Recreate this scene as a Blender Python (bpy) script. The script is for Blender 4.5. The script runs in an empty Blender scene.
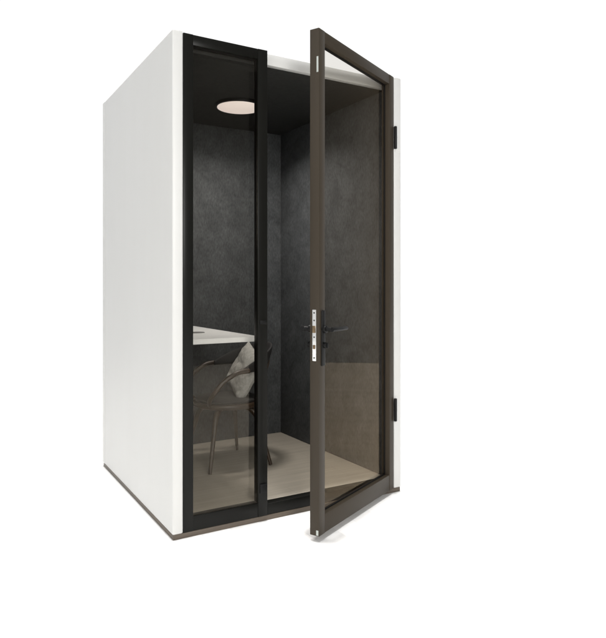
import bpy, bmesh, math, random
from mathutils import Vector, Matrix, noise
random.seed(4)
R = math.radians
sc = bpy.context.scene
COL = sc.collection

# ------------------------------------------------------------------ helpers
def obj(name, bm, mat, parent=None, smooth=True, loc=(0, 0, 0)):
    me = bpy.data.meshes.new(name)
    bmesh.ops.recalc_face_normals(bm, faces=bm.faces[:])
    bm.to_mesh(me); bm.free()
    mats = mat if isinstance(mat, (list, tuple)) else [mat]
    for m in mats: me.materials.append(m)
    if smooth:
        me.shade_smooth()
        me.set_sharp_from_angle(angle=R(35))
    o = bpy.data.objects.new(name, me); COL.objects.link(o)
    o.location = loc
    if parent: o.parent = parent
    return o

def empty(name, loc=(0, 0, 0), rz=0, parent=None):
    o = bpy.data.objects.new(name, None); COL.objects.link(o)
    o.location = loc; o.rotation_euler = (0, 0, rz); o.empty_display_size = .1
    if parent: o.parent = parent
    return o

def tag(o, label=None, cat=None, kind=None, group=None):
    if label: o['label'] = label
    if cat: o['category'] = cat
    if kind: o['kind'] = kind
    if group: o['group'] = group
    return o

def add_box(bm, x0, x1, y0, y1, z0, z1, bev=0.0, seg=2, mi=0):
    t = bmesh.new()
    vs = [t.verts.new((x, y, z)) for x in (x0, x1) for y in (y0, y1) for z in (z0, z1)]
    for f in ((0, 1, 3, 2), (4, 6, 7, 5), (0, 4, 5, 1), (2, 3, 7, 6), (0, 2, 6, 4), (1, 5, 7, 3)):
        t.faces.new([vs[i] for i in f])
    bmesh.ops.recalc_face_normals(t, faces=t.faces[:])
    if bev > 0:
        bmesh.ops.bevel(t, geom=t.edges[:], offset=bev, segments=seg, affect='EDGES', profile=.5)
    for f in t.faces: f.material_index = mi
    merge(bm, t)
    return bm

def merge(bm, t):
    me = bpy.data.meshes.new('tmp'); t.to_mesh(me); t.free()
    bm.from_mesh(me); bpy.data.meshes.remove(me)

def add_cyl(bm, c, axis, r, h, n=24, bev=0.0, mi=0, r2=None):
    t = bmesh.new()
    bmesh.ops.create_cone(t, cap_ends=True, segments=n, radius1=r, radius2=r if r2 is None else r2, depth=h)
    if bev > 0:
        es = [e for e in t.edges if abs(e.verts[0].co.z - e.verts[1].co.z) < 1e-6]
        bmesh.ops.bevel(t, geom=es, offset=bev, segments=2, affect='EDGES', profile=.5)
    q = Vector((0, 0, 1)).rotation_difference(Vector(axis).normalized()).to_matrix().to_4x4()
    bmesh.ops.transform(t, matrix=Matrix.Translation(c) @ q, verts=t.verts[:])
    for f in t.faces: f.material_index = mi
    merge(bm, t)

def smooth_path(pts, n=8):
    P = [Vector(p) for p in pts]; out = []
    for i in range(len(P) - 1):
        p0 = P[max(i - 1, 0)]; p1 = P[i]; p2 = P[i + 1]; p3 = P[min(i + 2, len(P) - 1)]
        for k in range(n):
            t = k / n
            out.append(.5 * ((2 * p1) + (p2 - p0) * t + (2 * p0 - 5 * p1 + 4 * p2 - p3) * t * t + (3 * p1 - p0 - 3 * p2 + p3) * t ** 3))
    out.append(P[-1]); return out

def add_tube(bm, pts, radii, n=12, sub=8, flat=1.0):
    P = smooth_path(pts, sub) if sub > 1 else [Vector(p) for p in pts]
    m = len(P)
    rr = []
    for i in range(m):
        u = i / (m - 1) * (len(radii) - 1); k = min(int(u), len(radii) - 2)
        rr.append(radii[k] + (radii[k + 1] - radii[k]) * (u - k))
    up = Vector((0, 0, 1)); rings = []
    T0 = (P[1] - P[0]).normalized()
    N = T0.cross(up if abs(T0.z) < .9 else Vector((1, 0, 0))).normalized()
    for i in range(m):
        T = (P[min(i + 1, m - 1)] - P[max(i - 1, 0)]).normalized()
        N = (N - T * N.dot(T)).normalized(); B = T.cross(N)
        rings.append([bm.verts.new(P[i] + (N * math.cos(a) * flat + B * math.sin(a)) * rr[i]) for a in [2 * math.pi * k / n for k in range(n)]])
    for i in range(m - 1):
        for k in range(n):
            bm.faces.new((rings[i][k], rings[i][(k + 1) % n], rings[i + 1][(k + 1) % n], rings[i + 1][k]))
    bm.faces.new(rings[0]); bm.faces.new(rings[-1])

# ------------------------------------------------------------------ materials
def mat(name, col=(.5, .5, .5), rough=.5, metal=0, spec=.5):
    m = bpy.data.materials.new(name); m.use_nodes = True
    b = m.node_tree.nodes['Principled BSDF']
    b.inputs['Base Color'].default_value = (*col, 1); b.inputs['Roughness'].default_value = rough
    b.inputs['Metallic'].default_value = metal; b.inputs['Specular IOR Level'].default_value = spec
    return m

def nodes(m): return m.node_tree.nodes, m.node_tree.links, m.node_tree.nodes['Principled BSDF']

def ramp_noise(m, c0, c1, scale=(8, 8, 8), nscale=1.0, detail=6, rough=.6, p0=.3, p1=.7, target='Base Color'):
    N, L, b = nodes(m)
    tc = N.new('ShaderNodeTexCoord'); mp = N.new('ShaderNodeMapping'); mp.inputs['Scale'].default_value = scale
    nz = N.new('ShaderNodeTexNoise'); nz.inputs['Scale'].default_value = nscale
    nz.inputs['Detail'].default_value = detail; nz.inputs['Roughness'].default_value = rough
    rp = N.new('ShaderNodeValToRGB')
    rp.color_ramp.elements[0].position = p0; rp.color_ramp.elements[1].position = p1
    rp.color_ramp.elements[0].color = (*c0, 1); rp.color_ramp.elements[1].color = (*c1, 1)
    L.new(tc.outputs['Object'], mp.inputs['Vector']); L.new(mp.outputs[0], nz.inputs['Vector'])
    L.new(nz.outputs['Fac'], rp.inputs['Fac'])
    if target: L.new(rp.outputs['Color'], b.inputs[target])
    return tc, mp, nz, rp

def add_bump(m, scale, strength, dist=.002, detail=4, stretch=(1, 1, 1)):
    N, L, b = nodes(m)
    tc = N.new('ShaderNodeTexCoord'); mp = N.new('ShaderNodeMapping'); mp.inputs['Scale'].default_value = stretch
    nz = N.new('ShaderNodeTexNoise'); nz.inputs['Scale'].default_value = scale; nz.inputs['Detail'].default_value = detail
    bp = N.new('ShaderNodeBump'); bp.inputs['Strength'].default_value = strength; bp.inputs['Distance'].default_value = dist
    L.new(tc.outputs['Object'], mp.inputs['Vector']); L.new(mp.outputs[0], nz.inputs['Vector'])
    L.new(nz.outputs['Fac'], bp.inputs['Height']); L.new(bp.outputs['Normal'], b.inputs['Normal'])

M = {}
M['white'] = mat('white_panel', (.74, .74, .72), .42)
ramp_noise(M['white'], (.588, .588, .572), (.605, .606, .592), scale=(1, 1, .25), nscale=3, detail=3)
M['plinth'] = mat('bronze_plinth', (.075, .058, .042), .5)
ramp_noise(M['plinth'], (.075, .058, .043), (.105, .082, .06), scale=(2, 2, 20), nscale=3)
M['black'] = mat('black_frame', (.007, .007, .006), .3, 0, .14)
M['blacktrim'] = mat('black_trim', (.005, .005, .005), .45, 0, .2)
M['door'] = mat('bronze_door_frame', (.042, .034, .025), .42, 0, .12)
add_bump(M['door'], 60, .05, .0005, 3, (1, 1, .05))
M['steel'] = mat('satin_steel', (.75, .75, .73), .22, 1)
M['brass'] = mat('latch_bronze', (.22, .16, .10), .4, 1)
M['hole'] = mat('dark_hole', (.015, .014, .012), .6)
M['sticker'] = mat('pale_sticker', (.42, .45, .42), .5)

# felt lining: mottled, fibrous
M['felt'] = mat('grey_felt', (.05, .05, .05), .95, 0, .15)
def felt(m, k):
    N, L, b = nodes(m)
    tc, mp, nz, rp = ramp_noise(m, (.041*k, .0435*k, .045*k), (.071*k, .0745*k, .0765*k), scale=(1, 1, 1), nscale=7.5, detail=9, rough=.68, p0=.32, p1=.70, target=None)
    nz.inputs['Distortion'].default_value = .6
    n2 = N.new('ShaderNodeTexNoise'); n2.inputs['Scale'].default_value = 140; n2.inputs['Detail'].default_value = 4
    m2 = N.new('ShaderNodeMapping'); m2.inputs['Scale'].default_value = (1, 1, .35); m2.inputs['Rotation'].default_value = (.3, .4, .2)
    r2 = N.new('ShaderNodeMapRange'); r2.inputs['From Min'].default_value = .3; r2.inputs['From Max'].default_value = .7
    r2.inputs['To Min'].default_value = .75; r2.inputs['To Max'].default_value = 1.25
    mx = N.new('ShaderNodeMix'); mx.data_type = 'RGBA'; mx.blend_type = 'MULTIPLY'; mx.inputs['Factor'].default_value = 1
    L.new(tc.outputs['Object'], m2.inputs['Vector']); L.new(m2.outputs[0], n2.inputs['Vector']); L.new(n2.outputs['Fac'], r2.inputs['Value'])
    L.new(rp.outputs['Color'], mx.inputs[6]); L.new(r2.outputs[0], mx.inputs[7]); L.new(mx.outputs[2], b.inputs['Base Color'])
    bp = N.new('ShaderNodeBump'); bp.inputs['Strength'].default_value = .12; bp.inputs['Distance'].default_value = .001
    L.new(n2.outputs['Fac'], bp.inputs['Height']); L.new(bp.outputs['Normal'], b.inputs['Normal'])
felt(M['felt'], 1.12)
M['ceiling'] = mat('dark_ceiling', (.02, .02, .019), .8, 0, .3)
ramp_noise(M['ceiling'], (.016, .016, .015), (.026, .026, .024), nscale=6)
add_bump(M['ceiling'], 200, .2, .001)

# pale laminate floor
def plank_mat(name, c0, c1, gap, width, length, rough, g0=.9, g1=1.08):
    m = mat(name, c0, rough)
    N, L, b = nodes(m)
    tc = N.new('ShaderNodeTexCoord')
    br = N.new('ShaderNodeTexBrick'); br.offset = .37; br.inputs['Scale'].default_value = 1
    br.inputs['Brick Width'].default_value = length; br.inputs['Row Height'].default_value = width
    br.inputs['Mortar Size'].default_value = .0012; br.inputs['Mortar Smooth'].default_value = .3; br.inputs['Bias'].default_value = 0
    br.inputs['Color1'].default_value = (*c0, 1); br.inputs['Color2'].default_value = (*c1, 1); br.inputs['Mortar'].default_value = (*gap, 1)
    mp = N.new('ShaderNodeMapping'); mp.inputs['Scale'].default_value = (2.5, 40, 40)
    nz = N.new('ShaderNodeTexNoise'); nz.inputs['Scale'].default_value = 1; nz.inputs['Detail'].default_value = 6; nz.inputs['Distortion'].default_value = .4
    mr = N.new('ShaderNodeMapRange'); mr.inputs['From Min'].default_value = .3; mr.inputs['From Max'].default_value = .7
    mr.inputs['To Min'].default_value = g0; mr.inputs['To Max'].default_value = g1
    mx = N.new('ShaderNodeMix'); mx.data_type = 'RGBA'; mx.blend_type = 'MULTIPLY'; mx.inputs['Factor'].default_value = 1
    L.new(tc.outputs['Object'], br.inputs['Vector']); L.new(tc.outputs['Object'], mp.inputs['Vector']); L.new(mp.outputs[0], nz.inputs['Vector'])
    L.new(nz.outputs['Fac'], mr.inputs['Value']); L.new(br.outputs['Color'], mx.inputs[6]); L.new(mr.outputs[0], mx.inputs[7])
    L.new(mx.outputs[2], b.inputs['Base Color'])
    return m
M['laminate'] = plank_mat('pale_oak_laminate', (.42, .38, .315), (.40, .362, .30), (.33, .295, .245), .19, 1.1, .5)
M['table'] = mat('white_laminate', (.78, .78, .76), .35)
ramp_noise(M['table'], (.86, .86, .845), (.89, .89, .875), nscale=4)
M['grommet'] = mat('grey_plastic', (.16, .16, .155), .5)

M['wood'] = mat('brown_bentwood', (.07, .042, .022), .42)
ramp_noise(M['wood'], (.022, .013, .007), (.048, .029, .015), scale=(6, 6, 30), nscale=2.2, detail=6)
M['darkpad'] = mat('dark_upholstery', (.012, .011, .010), .75)
add_bump(M['darkpad'], 260, .3, .001)
M['linen'] = mat('beige_linen', (.42, .40, .34), .9, 0, .2)
ramp_noise(M['linen'], (.32, .312, .285), (.47, .46, .425), nscale=9, detail=8)
add_bump(M['linen'], 320, .5, .001, 3)

def glass(name, tint, ior, gloss):
    m = bpy.data.materials.new(name); m.use_nodes = True
    N, L = m.node_tree.nodes, m.node_tree.links; N.clear()
    out = N.new('ShaderNodeOutputMaterial'); tr = N.new('ShaderNodeBsdfTransparent'); tr.inputs[0].default_value = (*tint, 1)
    gl = N.new('ShaderNodeBsdfGlossy'); gl.inputs['Color'].default_value = (*gloss, 1); gl.inputs['Roughness'].default_value = .012
    fr = N.new('ShaderNodeFresnel'); fr.inputs['IOR'].default_value = ior
    mx = N.new('ShaderNodeMixShader')
    # both faces' reflections are taken on the outer face, so none is lost to total reflection inside the slab
    ge = N.new('ShaderNodeNewGeometry'); iv = N.new('ShaderNodeMath'); iv.operation = 'SUBTRACT'; iv.inputs[0].default_value = 1
    ml = N.new('ShaderNodeMath'); ml.operation = 'MULTIPLY'; m2 = N.new('ShaderNodeMath'); m2.operation = 'MULTIPLY'; m2.inputs[1].default_value = 1.6
    L.new(ge.outputs['Backfacing'], iv.inputs[1]); L.new(iv.outputs[0], ml.inputs[0]); L.new(fr.outputs[0], m2.inputs[0]); L.new(m2.outputs[0], ml.inputs[1])
    L.new(ml.outputs[0], mx.inputs[0]); L.new(tr.outputs[0], mx.inputs[1]); L.new(gl.outputs[0], mx.inputs[2]); L.new(mx.outputs[0], out.inputs['Surface'])
    return m
# each pane is a slab with two faces: the tint counts twice
M['glass_panel'] = glass('smoked_glass', (.882, .878, .865), 1.33, (.9, .80, .66))
M['glass_door'] = glass('light_bronze_glass', (.915, .905, .885), 1.19, (.9, .70, .48))

M['lamp'] = bpy.data.materials.new('lamp_diffuser'); M['lamp'].use_nodes = True
b = M['lamp'].node_tree.nodes['Principled BSDF']
b.inputs['Base Color'].default_value = (.8, .78, .74, 1); b.inputs['Emission Color'].default_value = (1, .84, .755, 1); b.inputs['Emission Strength'].default_value = .74
M['boards'] = plank_mat('bleached_boards', (.84, .83, .815), (.70, .692, .68), (.655, .648, .637), .14, 1.9, .9, .93, 1.03)
M['boards'].node_tree.nodes['Principled BSDF'].inputs['Specular IOR Level'].default_value = .1
for n_ in M['boards'].node_tree.nodes:
    if n_.type == 'TEX_BRICK':                      # boards run front to back
        mp_ = M['boards'].node_tree.nodes.new('ShaderNodeMapping'); mp_.inputs['Rotation'].default_value = (0, 0, R(90))
        tc_ = M['boards'].node_tree.nodes.new('ShaderNodeTexCoord')
        M['boards'].node_tree.links.new(tc_.outputs['Object'], mp_.inputs['Vector']); M['boards'].node_tree.links.new(mp_.outputs[0], n_.inputs['Vector'])
    if n_.type == 'MAPPING' and n_.inputs['Scale'].default_value[1] == 40: n_.inputs['Scale'].default_value = (14, 1.1, 14)

# ------------------------------------------------------------------ setting
FX0, FX1, FY0, FY1 = -4.2, 6.9, -5.6, 5.0
bm = bmesh.new()
vs = [bm.verts.new(p) for p in ((FX0, FY0, 0), (FX1, FY0, 0), (FX1, FY1, 0), (FX0, FY1, 0))]; bm.faces.new(vs)
tag(obj('floor', bm, M['boards'], smooth=False), kind='structure')

# ------------------------------------------------------------------ booth
W, D, H = 1.316, 1.347, 2.300
TW = .05                      # wall thickness
ZB = .024                     # plinth height
ZF = .073                     # inner floor level
ZC = 2.242                    # ceiling level
booth = empty('phone_booth', (0, 0, 0))
tag(booth, 'white office phone booth with grey felt lining, smoked glass front and open bronze framed door', 'phone booth')

bm = bmesh.new(); add_box(bm, .004, W - .004, .004, D - .004, 0, ZB, .002)
obj('plinth', bm, M['plinth'], booth)
def wall_bm(x0, x1):
    bm = bmesh.new(); add_box(bm, x0, x1, 0, D - TW, ZB, H, .008, 4); return bm
obj('side_wall', wall_bm(0, TW), M['white'], booth)
obj('side_wall', wall_bm(W - TW, W), M['white'], booth)
bm = bmesh.new(); add_box(bm, 0, W, D - TW + .001, D, ZB, H, .0035, 3)
obj('back_wall', bm, M['white'], booth)
bm = bmesh.new(); add_box(bm, TW + .001, W - TW - .001, .085, D - TW, ZC + .012, H - .002, .002)
obj('roof', bm, M['white'], booth)
bm = bmesh.new(); add_box(bm, .4825, W - TW - .001, .052, .084, 2.243, H - .002, .002)
obj('header', bm, M['white'], booth)
bm = bmesh.new(); add_box(bm, TW + .001, .482, .052, .084, 2.230, H - .003, .002)
obj('header_trim', bm, M['ceiling'], booth)
# linings
bm = bmesh.new(); add_box(bm, TW + .001, W - TW - .001, D - TW - .012, D - TW - .001, ZF, ZC, .001)
obj('back_lining', bm, M['felt'], booth)
for x0, x1 in ((TW + .0005, TW + .012), (W - TW - .012, W - TW - .0005)):
    bm = bmesh.new(); add_box(bm, x0, x1, .054, D - TW - .013, ZF, ZC, .001)
    obj('side_lining', bm, M['felt'], booth)
bm = bmesh.new(); add_box(bm, TW + .001, W - TW - .001, .0845, D - TW - .001, ZC + .0005, ZC + .0115, .001)
obj('ceiling_panel', bm, M['ceiling'], booth)
bm = bmesh.new(); add_box(bm, TW + .001, W - TW - .001, .058, D - TW - .001, ZB + .001, ZF - .0005, .001)
obj('inner_floor', bm, M['laminate'], booth)
# black sill across the doorway
bm = bmesh.new(); add_box(bm, .482, W - TW - .001, .006, .057, ZB + .0005, ZF + .006, .003)
obj('threshold', bm, M['black'], booth)

# ceiling light
LX, LY = .67, .74
bm = bmesh.new(); add_cyl(bm, (LX, LY, ZC - .009), (0, 0, 1), .146, .018, 64, .003)
light = obj('ceiling_light', bm, M['blacktrim'], booth)
bm = bmesh.new(); add_cyl(bm, (LX, LY, ZC - .0195), (0, 0, 1), .133, .004, 64, .0015)
obj('diffuser', bm, M['lamp'], light)

# fixed glazed panel left of the doorway
PX0, PX1, PZ0, PZ1 = TW + .0015, .480, ZB + .001, 2.293
bm = bmesh.new()
fz0, fz1 = PZ0 + .067, PZ1 - .048
add_box(bm, PX0, PX0 + .047, .002, .046, PZ0, PZ1, .0015)
add_box(bm, PX1 - .051, PX1, .002, .046, PZ0, PZ1, .0015)
add_box(bm, PX0 + .0472, PX1 - .0512, .0035, .0455, PZ0 + .0005, fz0, .0015)
add_box(bm, PX0 + .0472, PX1 - .0512, .0035, .0455, fz1, PZ1 - .0005, .0015)
gp = obj('glass_panel', bm, M['black'], booth)
bm = bmesh.new(); add_box(bm, PX0 + .0475, PX1 - .0515, .010, .018, fz0 + .0003, fz1 - .0003)
obj('pane', bm, M['glass_panel'], gp, smooth=False)
for z0, z1 in ((.958, .977), (.138, .182)):
    bm = bmesh.new(); add_box(bm, PX1 - .042, PX1 - .006, -.004, .0018, z0, z1, .001)
    obj('strike_keep', bm, M['blacktrim'], gp)

# door: local x runs from the hinge (0) to minus DW, local y into the booth
DW, DT, DZ0, DZ1 = .788, .048, .026, 2.297
DA = R(26.2)
st, rt, rb = .052, .052, .085
bm = bmesh.new()
add_box(bm, -DW, -DW + st, 0, DT, DZ0, DZ1, .0018)
add_box(bm, -st, 0, 0, DT, DZ0, DZ1, .0018)
add_box(bm, -DW + st + .0002, -st - .0002, .0012, DT - .0012, DZ1 - rt, DZ1 - .0006, .0015)
add_box(bm, -DW + st + .0002, -st - .0002, .0012, DT - .0012, DZ0 + .0006, DZ0 + rb, .0015)
door = obj('door', bm, M['door'], booth, loc=(W - TW - .003, -.001, 0))
door.rotation_euler = (0, 0, DA)
tag(door, 'bronze framed glass door standing ajar')
bm = bmesh.new(); add_box(bm, -DW + st + .0005, -st - .0005, .033, .041, DZ0 + rb + .0003, DZ1 - rt - .0003)
obj('pane', bm, M['glass_door'], door, smooth=False)
# black gasket round the pane
bm = bmesh.new()
gx0, gx1, gz0, gz1 = -DW + st, -st, DZ0 + rb, DZ1 - rt
for (a0, a1, c0, c1) in ((gx0, gx0 + .007, gz0, gz1), (gx1 - .007, gx1, gz0, gz1), (gx0 + .007, gx1 - .007, gz0, gz0 + .007), (gx0 + .007, gx1 - .007, gz1 - .007, gz1)):
    add_box(bm, a0 + .0002, a1 - .0002, .0265, .0325, c0 + .0002, c1 - .0002, .001)
obj('gasket', bm, M['blacktrim'], door)
# lever handles with long backplates, both faces
hz = .950; hx = -DW + .030
for side in (-1, 1):
    f = 0 if side < 0 else DT
    o = lambda d: f + side * d
    bm = bmesh.new()
    add_box(bm, hx - .015, hx + .015, min(o(.0005), o(.008)), max(o(.0005), o(.008)), .785, 1.035, .004, 3)
    add_cyl(bm, (hx, o(.014), hz), (0, 1, 0), .017, .016, 24, .002)
    add_cyl(bm, (hx, o(.034), hz), (0, 1, 0), .0095, .036, 20)
    add_tube(bm, [(hx - .008, o(.054), hz), (hx + .02, o(.056), hz), (hx + .08, o(.056), hz), (hx + .128, o(.052), hz)], [.0105, .011, .0105, .010], n=14)
    add_cyl(bm, (hx, o(.015), .878), (0, 1, 0), .0135, .018, 20, .002)
    add_box(bm, hx - .004, hx + .004, min(o(.02), o(.030)), max(o(.02), o(.030)), .866, .890, .002)
    obj('handle', bm, M['blacktrim'], door)
# lock face plate on the free edge
ex = -DW
bm = bmesh.new(); add_box(bm, ex - .0022, ex + .001, .014, .034, .808, 1.038, .0009)
lp = obj('lock_plate', bm, M['steel'], door)
bm = bmesh.new(); add_box(bm, ex - .0085, ex - .0021, .0165, .0315, .934, .966, .002)
obj('latch', bm, M['brass'], door)
bm = bmesh.new(); add_box(bm, ex - .0062, ex - .0021, .018, .030, .862, .880, .0015)
obj('deadbolt', bm, M['brass'], door)
for z in (1.024, .990, .915, .822):
    bm = bmesh.new(); add_cyl(bm, (ex - .0024, .024, z), (1, 0, 0), .0038, .0012, 16)
    obj('screw', bm, M['hole'], door)
bm = bmesh.new(); add_box(bm, ex - .0008, ex + .0005, .003, .012, 2.10, 2.17, 0)
obj('edge_sticker', bm, M['sticker'], door)
bm = bmesh.new(); add_box(bm, ex - .0012, ex + .0005, .003, .014, DZ0 + .004, DZ0 + .026, 0)
obj('edge_clip', bm, M['sticker'], door)
# hinges on the white jamb
for z0, z1 in ((1.900, 2.024), (.396, .522)):
    bm = bmesh.new()
    add_cyl(bm, (W - TW + .0035, -.0085, (z0 + z1) / 2), (0, 0, 1), .0085, z1 - z0, 20, .002)
    add_cyl(bm, (W - TW + .0035, -.0085, (z0 + z1) / 2), (0, 0, 1), .0092, .003, 20)
    h = obj('hinge', bm, M['blacktrim'], booth)
    bm = bmesh.new(); add_box(bm, W - TW + .010, W - .006, -.0018, .0005, z0 - .012, z1 + .012, .0008)
    for z in (z0 + .005, z1 - .005): add_cyl(bm, (W - .02, -.0022, z), (0, 1, 0), .005, .0012, 16)
    obj('hinge_leaf', bm, M['white'], h)

# ------------------------------------------------------------------ desk
TZ = .877
desk = empty('desk', (.30, .77, TZ))
tag(desk, 'white wall mounted desk top with a grey cable hole inside the booth', 'desk')
bm = bmesh.new()
x0, x1, y0, y1 = TW + .011, .557, .238, D - TW - .011
t = bmesh.new(); prof = []
rc = .03
prof += [(x0, y0)]
for k in range(9):
    a = -math.pi / 2 + k / 8 * math.pi / 2
    prof.append((x1 - rc + rc * math.cos(a), y0 + rc + rc * math.sin(a)))
prof += [(x1, y1), (x0, y1)]
lo = [t.verts.new((x - .30, y - .77, -.025)) for x, y in prof]; hi = [t.verts.new((x - .30, y - .77, 0)) for x, y in prof]
t.faces.new(lo[::-1]); t.faces.new(hi)
for i in range(len(prof)): j = (i + 1) % len(prof); t.faces.new((lo[i], lo[j], hi[j], hi[i]))
bmesh.ops.bevel(t, geom=[e for e in t.edges if abs(e.verts[0].co.z - e.verts[1].co.z) < 1e-6], offset=.002, segments=2, affect='EDGES')
merge(bm, t)
obj('desk_top', bm, M['table'], desk)
bm = bmesh.new(); add_cyl(bm, (.365 - .30, .645 - .77, .0012), (0, 0, 1), .042, .0045, 40, .0015)
obj('cable_grommet', bm, M['grommet'], desk)
for yy in (.42, 1.12):
    bm = bmesh.new(); add_box(bm, x0 - .30, x0 - .30 + .012, yy - .79, yy - .75, -.20, -.0255, .001)
    add_box(bm, x0 - .30 + .0125, x0 - .30 + .28, yy - .785, yy - .755, -.038, -.0255, .001)
    obj('bracket', bm, M['table'], desk)

# ------------------------------------------------------------------ armchair (faces the desk, towards -x)
CX, CY = .612, .792
chair = empty('armchair', (CX, CY, ZF))
tag(chair, 'brown bentwood armchair with a dark curved backrest under the desk', 'armchair')
SZ = .365                                   # seat height above the booth floor
bm = bmesh.new()
add_cyl(bm, (0, 0, SZ), (0, 0, 1), .205, .030, 48, .010)
obj('seat', bm, M['wood'], chair)
bm = bmesh.new(); add_cyl(bm, (0, 0, SZ + .024), (0, 0, 1), .19, .018, 48, .008)
obj('seat_pad', bm, M['darkpad'], chair)
feet = [(-.191, -.199), (-.191, .205), (.163, .208), (.194, -.206)]
for fx, fy in feet:
    L_ = math.hypot(fx, fy); d = (fx / L_, fy / L_)
    bm = bmesh.new()
    add_tube(bm, [(d[0] * .05, d[1] * .05, SZ - .022), (d[0] * .13, d[1] * .13, SZ - .026), (d[0] * .185, d[1] * .185, SZ - .065),
                  (d[0] * .215, d[1] * .215, SZ - .15), (fx, fy, 0.004)], [.017, .018, .017, .014, .0095], n=12)
    obj('leg', bm, M['wood'], chair)
# curved back band
bm = bmesh.new()
n, mS = 40, 14
rings = []
for i in range(n + 1):
    u = i / n * 2 - 1; a = u * R(88)
    k = abs(u) ** 2.2
    r = .262; hh = .066 * (1 - k) + .014 * k; zc = .652 - .075 * abs(u) ** 1.6
    th = .013 * (1 - k) + .011 * k
    ring = []
    for j in range(mS):
        b_ = 2 * math.pi * j / mS
        cx_, sx_ = math.cos(b_), math.sin(b_)
        e = lambda v: math.copysign(abs(v) ** .7, v)
        rr = r + th * e(cx_) + .02 * e(sx_) * (1 - k); z = zc + hh * e(sx_)
        ring.append(bm.verts.new((rr * math.cos(a) * 1.0, rr * math.sin(a) * .84, z)))
    rings.append(ring)
for i in range(n):
    for j in range(mS):
        bm.faces.new((rings[i][j], rings[i][(j + 1) % mS], rings[i + 1][(j + 1) % mS], rings[i + 1][j]))
bm.faces.new(rings[0]); bm.faces.new(rings[-1])
obj('backrest', bm, M['darkpad'], chair)
for s in (-1, 1):
    bm = bmesh.new()
    add_tube(bm, [(.035, s * .236, .578), (-.04, s * .238, .570), (-.12, s * .232, .525), (-.178, s * .215, .455), (-.182, s * .17, SZ + .045), (-.155, s * .10, SZ + .006)],
             [.015, .0145, .014, .0135, .013, .012], n=12)
    obj('armrest', bm, M['wood'], chair)
# two back posts carrying the band
for s in (-1, 1):
    bm = bmesh.new()
    add_tube(bm, [(.15, s * .09, SZ), (.19, s * .09, SZ + .07), (.215, s * .085, SZ + .17), (.243, s * .08, SZ + .25)], [.013, .012, .012, .011], n=12)
    obj('back_post', bm, M['wood'], chair)

# ------------------------------------------------------------------ cushion
def cushion_bm(S=.152, T=.050, n=36):
    bm = bmesh.new(); top = {}; bot = {}
    for i in range(n + 1):
        for j in range(n + 1):
            u = i / n * 2 - 1; v = j / n * 2 - 1
            pin = .06
            x = S * u * (1 - pin * (1 - v * v) ** .8 * abs(u) ** 3)
            y = S * v * (1 - pin * (1 - u * u) ** .8 * abs(v) ** 3)
            h = T * ((1 - u ** 4) * (1 - v ** 4)) ** .62
            p = Vector((u * 2.1, v * 2.1, 0))
            w = noise.noise(p + Vector((3, 1, 7))) * .010 + noise.noise(p * 2.7) * .005
            cr = .006 * math.sin((u * 1.3 + v) * 9 + 3 * noise.noise(p)) * max(0, 1 - 1.2 * math.hypot(abs(u) - 1, abs(v) - 1))
            e = (1 - u ** 8) * (1 - v ** 8)
            top[i, j] = bm.verts.new((x, y, h + (w + cr) * e))
            bot[i, j] = top[i, j] if i in (0, n) or j in (0, n) else bm.verts.new((x, y, -h * .9 + (w - cr) * e * .8))
    for i in range(n):
        for j in range(n):
            bm.faces.new((top[i, j], top[i + 1, j], top[i + 1, j + 1], top[i, j + 1]))
            bm.faces.new((bot[i, j], bot[i, j + 1], bot[i + 1, j + 1], bot[i + 1, j]))
    return bm
cu = obj('cushion', cushion_bm(), M['linen'])
# local z is the cushion's face normal: it leans back on the chair's backrest, standing on one corner
el = R(22); nrm = Vector((-math.cos(el), 0, math.sin(el)))
hh_ = Vector((0, 0, 1)).cross(nrm).normalized(); vv_ = nrm.cross(hh_)
rot_ = R(70); e1 = hh_ * math.cos(rot_) + vv_ * math.sin(rot_); e2 = -hh_ * math.sin(rot_) + vv_ * math.cos(rot_)
cu.matrix_world = Matrix.Translation((.735, .80, .612)) @ Matrix((e1, e2, nrm)).transposed().to_4x4()
tag(cu, 'beige linen scatter cushion leaning on the armchair backrest', 'cushion')

# ------------------------------------------------------------------ camera
f_px = 619.0; PWI, PHI = 606.0, 638.0
right = Vector((.860, -.511, 0)).normalized(); fwd = Vector((.511, .860, 0)).normalized()
cam = bpy.data.cameras.new('camera'); co = bpy.data.objects.new('camera', cam); COL.objects.link(co)
origin_cam = (-.585, 2.775)
pos = -(right * origin_cam[0] + fwd * origin_cam[1])
co.location = (pos.x, pos.y, 1.15)
co.rotation_euler = fwd.to_track_quat('-Z', 'Y').to_euler()
cam.sensor_fit = 'VERTICAL'; cam.sensor_height = 36; cam.sensor_width = 36
cam.lens = 36 * f_px / PHI
cam.shift_y = -(PHI / 2 - 284.7) / PHI
cam.clip_start = .05; cam.clip_end = 200
sc.camera = co

# ------------------------------------------------------------------ light: white studio, lamps overhead and at the front right
def area(name, loc, target, sx, sy, power, spread=180, col=(1, 1, 1)):
    l = bpy.data.lights.new(name, 'AREA'); l.shape = 'RECTANGLE'; l.size = sx; l.size_y = sy; l.energy = power; l.color = col
    l.spread = R(spread)
    o = bpy.data.objects.new(name, l); COL.objects.link(o); o.location = loc
    o.rotation_euler = (Vector(target) - Vector(loc)).to_track_quat('-Z', 'Y').to_euler()
    return o
area('overhead_softbox', (1.35, -.3, 6.0), (1.35, -.3, 0), 13.5, 12.5, 640, 5)
area('front_softbox', (-.7, -4.5, 2.3), (.7, .3, 1.0), 1.3, 1.3, 72, 120, (1, .985, .96))
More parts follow.
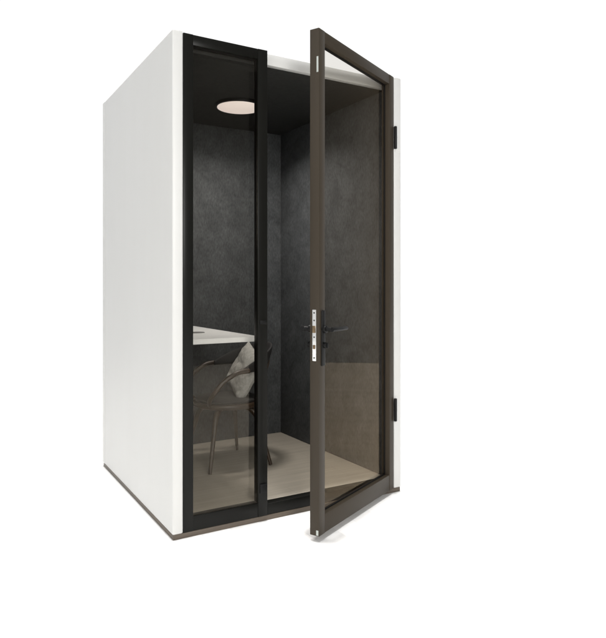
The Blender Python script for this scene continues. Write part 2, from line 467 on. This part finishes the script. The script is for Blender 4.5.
# the booth's own ceiling lamp
sl = bpy.data.lights.new('booth_lamp', 'AREA'); sl.shape = 'DISK'; sl.size = .25; sl.energy = 11; sl.spread = R(145); sl.color = (1, .955, .91)
so = bpy.data.objects.new('booth_lamp', sl); COL.objects.link(so); so.location = (LX, LY, ZC - .0225)

w = bpy.data.worlds.new('World'); sc.world = w; w.use_nodes = True
N, L = w.node_tree.nodes, w.node_tree.links
bg = N['Background']
tc = N.new('ShaderNodeTexCoord'); dp = N.new('ShaderNodeVectorMath'); dp.operation = 'DOT_PRODUCT'
dp.inputs[1].default_value = (fwd.x, fwd.y, -.05)
mr = N.new('ShaderNodeMapRange'); mr.interpolation_type = 'SMOOTHSTEP'
mr.inputs['From Min'].default_value = .40; mr.inputs['From Max'].default_value = .66
mr.inputs['To Min'].default_value = .20; mr.inputs['To Max'].default_value = 1.04
L.new(tc.outputs['Generated'], dp.inputs[0]); L.new(dp.outputs['Value'], mr.inputs['Value'])
dl = N.new('ShaderNodeVectorMath'); dl.operation = 'DOT_PRODUCT'; dl.inputs[1].default_value = (-.85, -.1, .5)
ml = N.new('ShaderNodeMapRange'); ml.interpolation_type = 'SMOOTHSTEP'
ml.inputs['From Min'].default_value = .15; ml.inputs['From Max'].default_value = .9; ml.inputs['To Min'].default_value = 0; ml.inputs['To Max'].default_value = .88
mn = N.new('ShaderNodeMath'); mn.operation = 'MAXIMUM'
L.new(tc.outputs['Generated'], dl.inputs[0]); L.new(dl.outputs['Value'], ml.inputs['Value'])
L.new(mr.outputs[0], mn.inputs[0]); L.new(ml.outputs[0], mn.inputs[1]); L.new(mn.outputs[0], bg.inputs['Strength']); bg.inputs['Color'].default_value = (1, 1, 1, 1)

vs_ = sc.view_settings
sc.display_settings.display_device = 'sRGB'
vs_.view_transform = 'Standard'; vs_.look = 'None'; vs_.exposure = 0; vs_.gamma = 1
sc.render.engine = 'CYCLES'
sc.cycles.use_denoising = True
sc.cycles.max_bounces = 10; sc.cycles.transparent_max_bounces = 16
